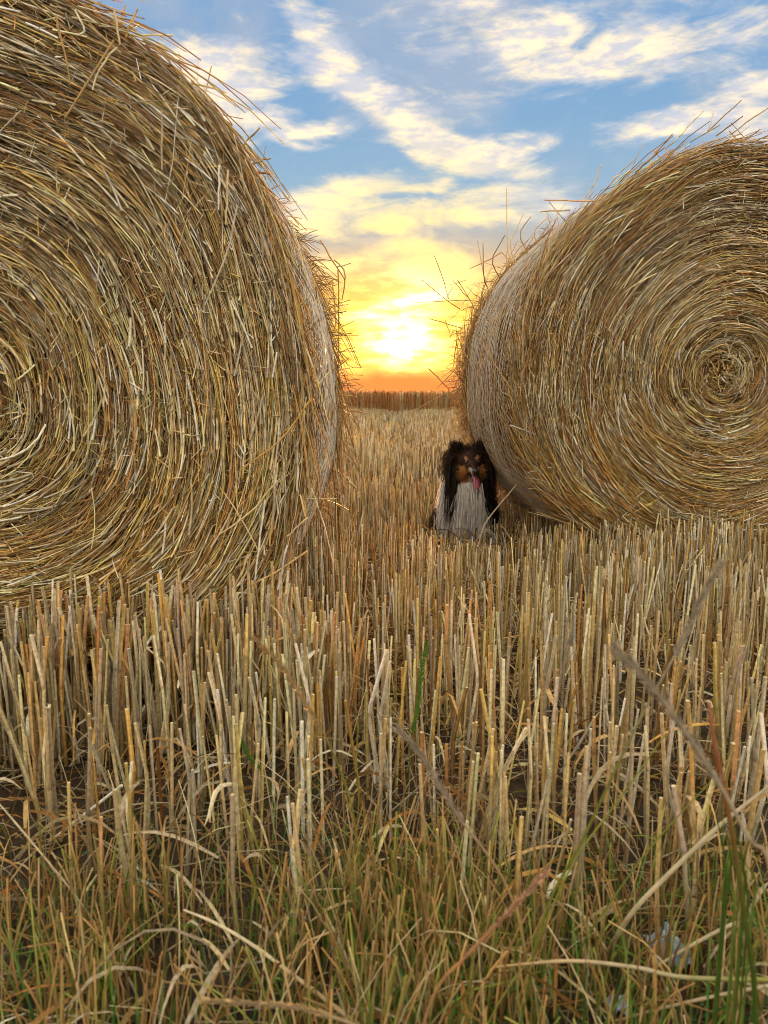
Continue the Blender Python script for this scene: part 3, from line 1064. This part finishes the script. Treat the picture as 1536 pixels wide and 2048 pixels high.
vc = coat(bv)[0]
ca = body_me.color_attributes.new('col', 'FLOAT_COLOR', 'POINT')
ca.data.foreach_set('color', np.concatenate([vc, np.ones((nv, 1))], 1).ravel().astype(np.float32))
body_me.materials.clear()
body_me.materials.append(M_FUR)
body_me.polygons.foreach_set('use_smooth', np.ones(len(body_me.polygons), bool))
body = link('body', body_me, DOG)
body_me.calc_loop_triangles()
tri = np.zeros(len(body_me.loop_triangles) * 3, np.int32)
body_me.loop_triangles.foreach_get('vertices', tri)
tri = tri.reshape(-1, 3)
A_, B_, C_ = bv[tri[:, 0]], bv[tri[:, 1]], bv[tri[:, 2]]
nn = np.cross(B_ - A_, C_ - A_)
area = np.linalg.norm(nn, axis=1)
nn /= area[:, None] + 1e-12
wgt = area * np.where(A_[:, 2] > .3, 1.6, 1.0) * np.where(A_[:, 1] > .12, .5, 1.0)
n = 15000
ti = rng.choice(len(tri), n, p=wgt / wgt.sum())
u = np.sqrt(rng.random((n, 1)))
v = rng.random((n, 1))
p0 = A_[ti] * (1 - u) + B_[ti] * (u * (1 - v)) + C_[ti] * (u * v)
n0 = nn[ti]
c, ln, mane, bib, face, head = coat(p0)
ln = ln * rng.uniform(.6, 1.25, n)
down = np.array([0, 0, -1.0])
hx = unhd(p0)
lay = np.where(mane | bib, .30, .45)[:, None]
d0 = n0 * lay + down * np.where(hx[:, 2] > .425, -.3, .75)[:, None] + rng.normal(0, .16, (n, 3))
back = np.array([0, .8, 0])
d0 = np.where((face | head)[:, None], n0 * .5 + back * .5 + np.stack([hx[:, 0] * 9, 0 * ln, (hx[:, 2] - .385) * 8], -1) + rng.normal(0, .15, (n, 3)), d0)
d0 = np.where(mane[:, None], n0 * .35 + down * .8 + np.array([0, -.12, 0]) + rng.normal(0, .13, (n, 3)), d0)
d0 /= np.linalg.norm(d0, axis=1, keepdims=True)
t = np.linspace(0, 1, 5)[None, :, None]
P = p0[:, None] + d0[:, None] * ln[:, None, None] * t + down * (ln * np.where(face | head, .05, .3))[:, None, None] * t ** 2
P[:, :, 2] = np.maximum(P[:, :, 2], .006)
b = MB()
b.strands(P, np.where(face, .0005, .0011)[:, None] * np.array([.8, 1.2, 1.1, .8, .15]), np.clip(c * np.exp(rng.normal(0, .22, (n, 1))), .004, .85), 2, 0)


def locks(n, x, y, z, mid, end, colr, w):
    """long hair: root box, then a mid and an end offset"""
    r0 = np.stack([rng.uniform(*x, n), rng.uniform(*y, n), rng.uniform(*z, n)], -1)
    p1 = r0 + np.array(mid) + rng.normal(0, .008, (n, 3))
    p2 = p1 + np.array(end) * rng.uniform(.55, 1.1, (n, 1)) + rng.normal(0, .009, (n, 3))
    tt = np.linspace(0, 1, 6)[None, :, None]
    Q = (1 - tt) ** 2 * r0[:, None] + 2 * tt * (1 - tt) * p1[:, None] + tt ** 2 * p2[:, None]
    Q[:, :, 2] = np.maximum(Q[:, :, 2], .006)
    b.strands(Q, w * np.array([.8, 1.2, 1.2, 1, .7, .12]), np.clip(colr * np.exp(rng.normal(0, .25, (n, 1))), .004, .85), 2, 0)


for sx in (-1, 1):
    e = sorted((sx * .045, sx * .085))
    locks(240, sorted((sx * .045, sx * .075)), (-.085, -.06), (.24, .31), (sx * .004, -.014, -.03), (sx * .006, -.004, -.16), BLACK, .0010)
    locks(1000, e, (-.055, .02), (.30, .415), (sx * .020, -.020, -.02), (sx * .004, -.010, -.155), BLACK, .0012)      # mane
    locks(420, e, (-.04, .02), (.34, .44), (sx * .034, -.004, .0), (sx * .008, 0, -.055), SABLE * .8, .0010)          # ruff beside the face
    locks(150, sorted((sx * .03, sx * .075)), (-.03, .0), (.43, .455), (sx * .008, -.006, .024), (sx * .012, -.004, .006), BLACK, .0009)
locks(800, (-.116, -.088), (-.05, .04), (.17, .31), (-.012, -.014, -.03), (-.005, -.01, -.14), WHITE * .95, .0014)     # white collar on its right side
for sx in (-1, 1):
    locks(420, sorted((sx * .03, sx * .064)), (-.10, -.06), (.13, .22), (sx * .006, -.018, -.035), (sx * .002, -.006, -.075), WHITE, .0012)
locks(450, (.088, .118), (-.06, .04), (.10, .22), (.014, -.012, -.03), (.008, -.006, -.12), BLACK, .0012)
locks(420, (-.15, -.11), (.0, .12), (.08, .16), (-.016, -.02, -.02), (-.008, -.01, -.09), SABLE, .0012)
locks(900, (-.055, .055), (-.10, -.075), (.18, .30), (0, -.016, -.04), (0, -.006, -.115), WHITE, .0011)                  # bib
tag(b.build('coat', M_FUR, DOG), kind='stuff')


def plain(name, colr, rough, spec=.5, sss=0):
    def bld(t, out):
        p = t.nodes.new('ShaderNodeBsdfPrincipled')
        nz = t.nodes.new('ShaderNodeTexNoise')
        nz.inputs['Scale'].default_value = 90
        mx = t.nodes.new('ShaderNodeMix')
        mx.data_type = 'RGBA'
        mx.inputs[6].default_value = (*[q * .75 for q in colr], 1)
        mx.inputs[7].default_value = (*[min(q * 1.2, .9) for q in colr], 1)
        t.links.new(nz.outputs[0], mx.inputs[0])
        t.links.new(mx.outputs[2], p.inputs['Base Color'])
        p.inputs['Roughness'].default_value = rough
        p.inputs['Specular IOR Level'].default_value = spec
        t.links.new(p.outputs[0], out.inputs[0])
    return material(name, bld)


def ellipsoid(name, c_, r_, mat, parent, sub=3):
    q = bmesh.new()
    h = Matrix(HROT.tolist()).to_4x4()
    bmesh.ops.create_icosphere(q, subdivisions=sub, radius=1, matrix=Matrix.Translation(HEAD_C) @ h @ Matrix.Translation(-HEAD_C) @ Matrix.Translation(c_) @ Matrix.Diagonal((*r_, 1)))
    me = bpy.data.meshes.new(name)
    q.to_mesh(me)
    q.free()
    for f in me.polygons:
        f.use_smooth = True
    me.materials.append(mat)
    return link(name, me, parent)


M_EYE = plain('eye', (.012, .008, .006), .08, .8)
M_NOSE = plain('nose', (.02, .018, .018), .35, .6)
M_TONGUE = plain('tongue', (.72, .20, .32), .35, .5)
for sx in (-1, 1):
    ellipsoid('eye', (sx * .0265, -.0875, .391), (.0098, .0075, .0095), M_EYE, DOG)
ellipsoid('nose', (0, -.150, .356), (.0145, .010, .011), M_NOSE, DOG)
b = MB()
tp = np.array([hd(q) for q in [(.0, -.075, .333), (.001, -.105, .334), (.002, -.128, .328), (.003, -.137, .312), (.004, -.139, .292), (.005, -.137, .276)]])
tp = spline(tp, 12)
wid = np.array([.008, .010, .0115, .012, .0125, .013, .0135, .014, .014, .013, .0105, .004])
rings = []
ux = HROT @ np.array([1, 0, 0])
for i in range(12):
    tg = tp[min(i + 1, 11)] - tp[max(i - 1, 0)]
    tg /= np.linalg.norm(tg)
    nrm = np.cross(ux, tg)
    rings.append([tp[i] + ux * wid[i] * math.cos(q) + nrm * (.0035 * math.sin(q) - .002 * (1 - abs(math.cos(q)))) for q in np.arange(10) * math.pi / 5])
idx = np.arange(120).reshape(12, 10)
nx = np.roll(idx, -1, 1)
b.add(np.array(rings), PINK, np.stack([idx[:-1], nx[:-1], nx[1:], idx[1:]], -1).reshape(-1, 4), [idx[0][::-1], idx[-1]])
b.build('tongue', M_TONGUE, DOG)


# ------------------------------------------------------------------ single grasses, weeds and straws near the camera
def path3(rows):
    return np.array([at(*r) for r in rows])


def to_ground(P, shift=(0, .0)):
    q = P[-1].copy()
    if q[2] < .015:
        return P
    d = P[-1] - P[-2]
    d = d / max(np.linalg.norm(d), 1e-6)
    q = q + d * min(q[2], .15) * .6
    q[0] += shift[0]
    q[1] += shift[1]
    e = q.copy()
    e[2] = 0.0
    mid = (P[-1] + e) / 2
    return np.vstack([P, [mid, e]])


GRN, YGR, TANC, RUST_, GREY, PALEC = map(np.array, ((.09, .19, .03), (.28, .30, .06), (.46, .33, .16), (.42, .17, .07), (.38, .33, .25), (.72, .64, .46)))


def stem_thing(name, label, cat, rows, r, cols, head=0.0, headcol=None, group=None, ground=True, spik=.008, leaf=None):
    """rows run from the tip to the foot; the first 'head' share of the drawn path carries spikelets"""
    P0 = path3(rows)
    P = to_ground(P0) if ground else P0
    base = P[-1].copy()
    root = thing(name, base, label, cat, group)
    k = 26
    Q = spline(P, k) - base
    t = np.linspace(0, 1, k)
    C = np.array([np.interp(t, np.linspace(0, 1, len(cols)), [c_[i] for c_ in cols]) for i in range(3)]).T
    b = MB()
    rad = r * np.interp(t, [0, .3, 1], [.55, .9, 1.15])
    rad[np.arange(k) % 9 == 5] *= 1.18
    b.strands(Q[None], rad[None], C[None], 6, .1)
    b.build('stem', M_GRASS, root)
    if head > 0:
        m = max(int(head * len(P0) * 7), 10)
        H_ = spline(P0[:max(2, int(round(head * len(P0))))], m) - base
        T = np.gradient(H_, axis=0)
        T /= np.linalg.norm(T, axis=1, keepdims=True)
        b = MB()
        side = np.cross(T, [0, 1, .2])
        side /= np.linalg.norm(side, axis=1, keepdims=True)
        for i in range(m):
            for q in range(4):
                sgn = (-1) ** (i + q)
                d = -T[i] + side[i] * sgn * rng.uniform(.18, .5) + rng.normal(0, .15, 3)
                d /= np.linalg.norm(d)
                l_ = spik * rng.uniform(.7, 1.25)
                a0 = H_[i] + side[i] * sgn * r * .5
                tt = np.linspace(0, 1, 4)[:, None]
                b.strands((a0 + d * l_ * tt)[None], np.array([[.0005, .0015, .0011, .0002]]) * spik / .011, np.clip((headcol * np.exp(rng.normal(0, .2)))[None], 0, .9), 4, .1)
        b.build('seed_head', M_GRASS, root)
    if leaf:
        for rows_, w_, c_ in leaf:
            LP = path3(rows_) - base
            b = MB()
            b.strands(spline(LP, 12)[None], w_ * np.interp(np.linspace(0, 1, 12), [0, .2, .6, 1], [.5, 1, .9, .1])[None], c_[None], 2, .12, up=[[.2, 1, .3]])
            b.build('leaf', M_GRASS, root)
    return root


G = stem_thing
G('seed_grass', 'blurred grey seed head on a stem slanting down to the right edge, closest to the lens', 'grass stem',
  [(1232, 1300, .50), (1295, 1362, .50), (1370, 1462, .50), (1440, 1570, .49), (1500, 1680, .48), (1545, 1760, .47)], .0016, [GREY, GREY, TANC], .62, GREY * .95)
G('seed_grass', 'seed head leaning right above a yellow green stem, before the farther bale', 'grass stem',
  [(1440, 1130, .62), (1395, 1215, .62), (1350, 1310, .62), (1300, 1400, .62), (1240, 1520, .63), (1165, 1680, .64), (1100, 1800, .66), (1062, 1930, .68)], .0014, [GREY, GREY, YGR * .8, YGR, YGR], .42, GREY)
G('wild_grass', 'thick blurred stem with a rust red tip and green foot near the right edge', 'grass stem',
  [(1418, 1405, .52), (1428, 1480, .52), (1450, 1590, .52), (1470, 1700, .52), (1490, 1840, .52), (1510, 1990, .53)], .0024, [RUST_ * .8 + .08, RUST_ * .8, YGR * .5, GRN * .8, GRN * .7])
G('seed_grass', 'blurred bristly seed head lying almost flat along the bottom edge', 'grass stem',
  [(415, 2002, .56), (500, 2006, .56), (590, 2014, .56), (660, 2032, .56), (740, 2075, .56)], .0014, [GREY, TANC], .75, TANC * .95)
G('seed_grass', 'thin brown seed head bending left over a green stem, left of middle', 'grass stem',
  [(510, 1280, .78), (560, 1328, .78), (600, 1390, .78), (640, 1455, .78), (672, 1520, .79), (705, 1620, .80), (722, 1760, .82)], .0012, [TANC, TANC, YGR * .7, YGR, GRN], .55, TANC * .85)
G('seed_grass', 'blurred pinkish brown seed head slanting low left, beside two cut stems', 'grass stem',
  [(1092, 1745, .56), (1050, 1790, .56), (1000, 1842, .56), (930, 1915, .56), (870, 1985, .57)], .0013, [RUST_ * .9, TANC], .7, np.array([.46, .33, .24]), spik=.006)
G('seed_grass', 'grey brown seed head drooping right across the middle stubble', 'grass stem',
  [(798, 1460, .66), (838, 1505, .66), (885, 1580, .66), (925, 1645, .66), (972, 1705, .66), (1012, 1770, .67), (1040, 1850, .68)], .0013, [GREY, GREY, TANC, YGR], .6, GREY * .9)
G('seed_grass', 'small bleached white seed head standing alone above the middle stubble', 'grass stem',
  [(926, 1216, 1.55), (918, 1255, 1.55), (905, 1310, 1.55), (886, 1375, 1.54), (880, 1440, 1.53)], .0013, [PALEC, PALEC, TANC], .38, PALEC * 1.15, spik=.013)
G('green_weed', 'upright bright green weed shoot with small leaves, middle of the stubble', 'weed',
  [(852, 1290, 1.15), (842, 1350, 1.15), (836, 1410, 1.15), (824, 1470, 1.15), (818, 1560, 1.15)], .0013, [GRN * 1.2, GRN], .85, GRN * 1.3, spik=.009)
G('green_weed', 'bent green weed shoot between stalks left of the middle', 'weed',
  [(468, 1448, 1.1), (482, 1480, 1.1), (500, 1515, 1.1), (530, 1545, 1.1), (545, 1600, 1.1)], .0014, [GRN * 1.2, GRN], .7, GRN * 1.2, spik=.008)
G('wild_grass', 'slim yellow green stem rising straight through the middle stubble', 'grass stem',
  [(717, 1440, .95), (713, 1520, .95), (718, 1600, .95), (708, 1720, .95)], .0012, [YGR, YGR, GRN])
G('wild_grass', 'yellow green stem slanting up right out of the brown grass', 'grass stem',
  [(1330, 1470, .70), (1230, 1610, .70), (1150, 1720, .70), (1090, 1850, .70), (1050, 1960, .70)], .0013, [YGR, YGR, GRN])
G('wild_grass', 'thin green stem slanting up right beside the thick pale straw', 'grass stem',
  [(1420, 1565, .72), (1340, 1650, .72), (1270, 1735, .72), (1190, 1850, .72), (1170, 1880, .72)], .0010, [YGR, GRN])
G('fallen_straw', 'thick pale straw slanting up to the right edge', 'straw',
  [(1560, 1556, .72), (1440, 1650, .74), (1330, 1755, .76), (1262, 1828, .77), (1215, 1905, .80)], .0029, [PALEC, PALEC * 1.1, TANC], ground=True)
G('fallen_straw', 'pale straw snapped into a sharp knee at the lower right', 'straw',
  [(1296, 1944, .73), (1380, 1892, .73), (1480, 1843, .73), (1487, 1870, .73), (1500, 1960, .74)], .0022, [PALEC, PALEC, TANC, RUST_])
G('fallen_straw', 'long pale straw lying across the bottom, running off the lower edge', 'straw',
  [(368, 1820, .78), (430, 1846, .76), (505, 1890, .74), (600, 1960, .70), (730, 2060, .64)], .0022, [PALEC, PALEC, TANC], ground=False)
G('fallen_straw', 'thin white straw slanting down from the left edge', 'straw',
  [(-8, 1600, .85), (60, 1680, .85), (150, 1790, .86), (198, 1860, .86)], .0012, [PALEC * 1.2, PALEC])
G('fallen_straw', 'bleached thin straw leaning between stalks at left', 'straw',
  [(216, 1540, 1.0), (240, 1620, 1.0), (258, 1700, 1.0), (268, 1760, 1.0)], .0012, [PALEC * 1.2, PALEC])
G('fallen_straw', 'tan grass stem lying level along the lower right', 'straw',
  [(990, 1934, .66), (1140, 1922, .66), (1270, 1935, .66), (1370, 1955, .66), (1545, 1960, .66)], .0021, [TANC * 1.2, PALEC * .8, YGR], ground=False)
G('fallen_straw', 'white straw propped on the ground in front of the dog', 'straw',
  [(1063, 938, 3.0), (1020, 985, 2.98), (972, 1045, 2.95)], .0032, [PALEC * 1.2, PALEC], ground=True)
G('fallen_straw', 'thin straw leaning across the stubble, right of middle', 'straw',
  [(1152, 1298, 1.2), (1090, 1375, 1.2), (1035, 1440, 1.2), (1010, 1480, 1.2)], .0014, [RUST_ * .8 + .1, TANC])
G('fallen_straw', 'two toned straw leaning to the right edge at the bottom corner', 'straw',
  [(1230, 2042, .68), (1330, 2015, .68), (1440, 1990, .68), (1545, 1970, .68)], .0017, [TANC, PALEC], ground=False)


def arch_leaf(label, rows, w, c_, name='dry_leaf', cat='leaf'):
    P = path3(rows)
    k = 16
    base = P[-1].copy()
    b = MB()
    b.strands(spline(P - base, k)[None], w * np.interp(np.linspace(0, 1, k), [0, .25, .7, 1], [.15, .8, 1, .7])[None], c_[None], 2, .14, up=[[.1, .5, 1]])
    o = b.build(name, M_GRASS)
    o.location = base
    return tag(o, label, cat)


arch_leaf('pale grey leaf arching like a bow over the lower stubble', [(1270, 1665, .92), (1228, 1627, .92), (1185, 1627, .92), (1140, 1645, .92), (1108, 1668, .92)], .0042, np.array([.55, .52, .46]))
arch_leaf('thin tan leaf arching down right across the right stubble', [(1132, 1524, .86), (1175, 1524, .86), (1222, 1560, .86), (1262, 1620, .86), (1282, 1668, .86)], .0022, TANC * 1.3)
arch_leaf('grey leaf hanging slantwise off a stalk right of the middle', [(1212, 1412, 1.1), (1192, 1432, 1.1), (1172, 1465, 1.1), (1150, 1500, 1.1), (1120, 1545, 1.1)], .0046, np.array([.5, .47, .40]))
arch_leaf('dark green leaf blade at the lower right', [(1420, 1797, .80), (1402, 1812, .80), (1380, 1835, .80), (1366, 1852, .80)], .0045, np.array([.05, .16, .08]), 'green_leaf')
arch_leaf('small white leaf curl on a stalk at left', [(108, 1588, .95), (130, 1592, .95), (150, 1612, .95), (165, 1650, .95)], .003, PALEC)

# grass tuft at the right, each blade a part
tuft = thing('grass_tuft', at(1478, 1835, .62) * np.array([1, 1, 0]), 'upright tuft of green grass blades near the right edge', 'grass tuft')
tb = np.array(tuft.location)
for i in range(11):
    x0 = rng.uniform(1436, 1512)
    top = rng.uniform(1560, 1720)
    P = path3([(x0 + rng.normal(0, 22), top, .62), (x0 + rng.normal(0, 8), (top + 1830) / 2, .62), (x0, 1830, .62)])
    e = P[-1].copy()
    e[2] = 0
    P = np.vstack([P, [e]]) - tb
    b = MB()
    b.strands(spline(P, 9)[None], 0.0011 * np.array([[.15, .5, .8, 1, 1, 1, 1, .9, .8]]), (GRN * rng.uniform(.4, .75) + YGR * rng.uniform(0, .2))[None], 2, .12, up=[[rng.normal(0, .3), 1, 0]])
    b.build('blade', M_GRASS, tuft)


# pale scraps on the soil
def scrap(label, px_, py_, w_, seed):
    r2 = np.random.default_rng(seed)
    c0 = ray(px_, py_)
    tq = -CAM_H / c0[2]
    x0, y0 = c0[0] * tq, c0[1] * tq
    k = 15
    u, v = np.meshgrid(np.linspace(-1, 1, k), np.linspace(-1, 1, k), indexing='ij')
    rr = np.hypot(u, v)
    z = .5 * w_ * np.clip(1 - rr ** 2 * .6, 0, 1) + w_ * .26 * vnoise(u, v, 4.5, seed) + w_ * .12 * vnoise(u, v, 11, seed + 1)
    edge = 1 + .22 * vnoise(u, v, 5, seed + 2)
    V = np.stack([u * w_ * .5 * edge, v * w_ * .5 * edge, np.maximum(z, .002)], -1)
    idx = np.arange(k * k).reshape(k, k)
    b = MB()
    cols = np.array([.42, .55, .74]) * np.exp(r2.normal(0, .12, (k * k, 1)))
    b.add(V, cols, np.stack([idx[:-1, :-1], idx[1:, :-1], idx[1:, 1:], idx[:-1, 1:]], -1).reshape(-1, 4))
    o = b.build('crumpled_scrap', M_STUB, None, False)
    o.location = (x0, y0, .008)
    tag(o, label, 'scrap', 'pale scraps on the soil')


scrap('larger crumpled pale blue scrap on the soil at the lower right', 1335, 1922, .050, 3)
scrap('smaller crumpled pale blue scrap at the bottom edge', 1236, 2030, .026, 8)

# low grass along the bottom of the view
b = MB()


def turf(n, xs, ys, hmin, hmax, cols, w, sides, bend):
    x = np.concatenate([rng.normal(m_, s_, int(n * f)) for m_, s_, f in xs])
    n = len(x)
    y = rng.uniform(*ys, n)
    x = x * y / .8
    h = rng.uniform(hmin, hmax, n)
    a = rng.uniform(0, 6.28, n)
    bd = np.abs(rng.normal(0, bend, n))
    t = np.linspace(0, 1, 6)[None, :]
    z0 = ground_z(x, y)[:, None]
    L0 = rng.normal(0, .12, (n, 2))
    P = np.stack([x[:, None] + h[:, None] * (L0[:, :1] * t + (bd * np.cos(a))[:, None] * t ** 2.2), y[:, None] + h[:, None] * (L0[:, 1:] * t + (bd * np.sin(a))[:, None] * t ** 2.2),
                  z0 + h[:, None] * (t - .42 * np.clip(bd, 0, 1.3)[:, None] * t ** 3)], -1)
    cc = cols[rng.integers(0, len(cols), n)] * np.exp(rng.normal(0, .22, (n, 1)))
    mix = np.clip(t * 1.3 - .1, 0, 1)[..., None]
    C = cc[:, None] * (.9 + .2 * mix)
    if sides == 2:
        rd = np.array([.8, 1, 1, .85, .6, .1])
    else:
        rd = np.array([1.1, 1, 1, .95, .9, .85])
    b.strands(P, rng.uniform(.6, 1.3, (n, 1)) * w * rd, np.clip(C, 0, .9), sides, .1, up=np.stack([np.cos(a), np.sin(a), np.full(n, .3)], -1))


BRN = np.array([[.54, .37, .16], [.48, .31, .13], [.60, .46, .24], [.42, .26, .10], [.40, .40, .11]])
GRNS = np.array([[.10, .22, .035], [.17, .29, .05], [.06, .16, .04], [.29, .34, .07]])
wide = [(0, .34, 1.0)]
mid_ = [(.03, .09, .6), (-.36, .08, .2), (.36, .12, .25)]
turf(950, mid_, (.62, .92), .06, .18, BRN, .0013, 3, .16)
turf(260, wide, (.60, 1.05), .05, .15, BRN, .0011, 3, .3)
turf(900, mid_, (.62, .90), .05, .16, GRNS, .0011, 2, .4)
turf(420, wide, (.6, 1.05), .03, .13, GRNS, .0011, 2, .6)
turf(200, wide, (.8, 1.9), .03, .10, GRNS, .0011, 2, .6)
turf(380, wide, (.60, 1.4), .06, .22, np.array([[.66, .56, .36], [.56, .47, .33], [.5, .38, .2]]), .0008, 3, .4)
tag(b.build('grass', M_GRASS), 'low green and brown grass growing at the near edge', kind='stuff')
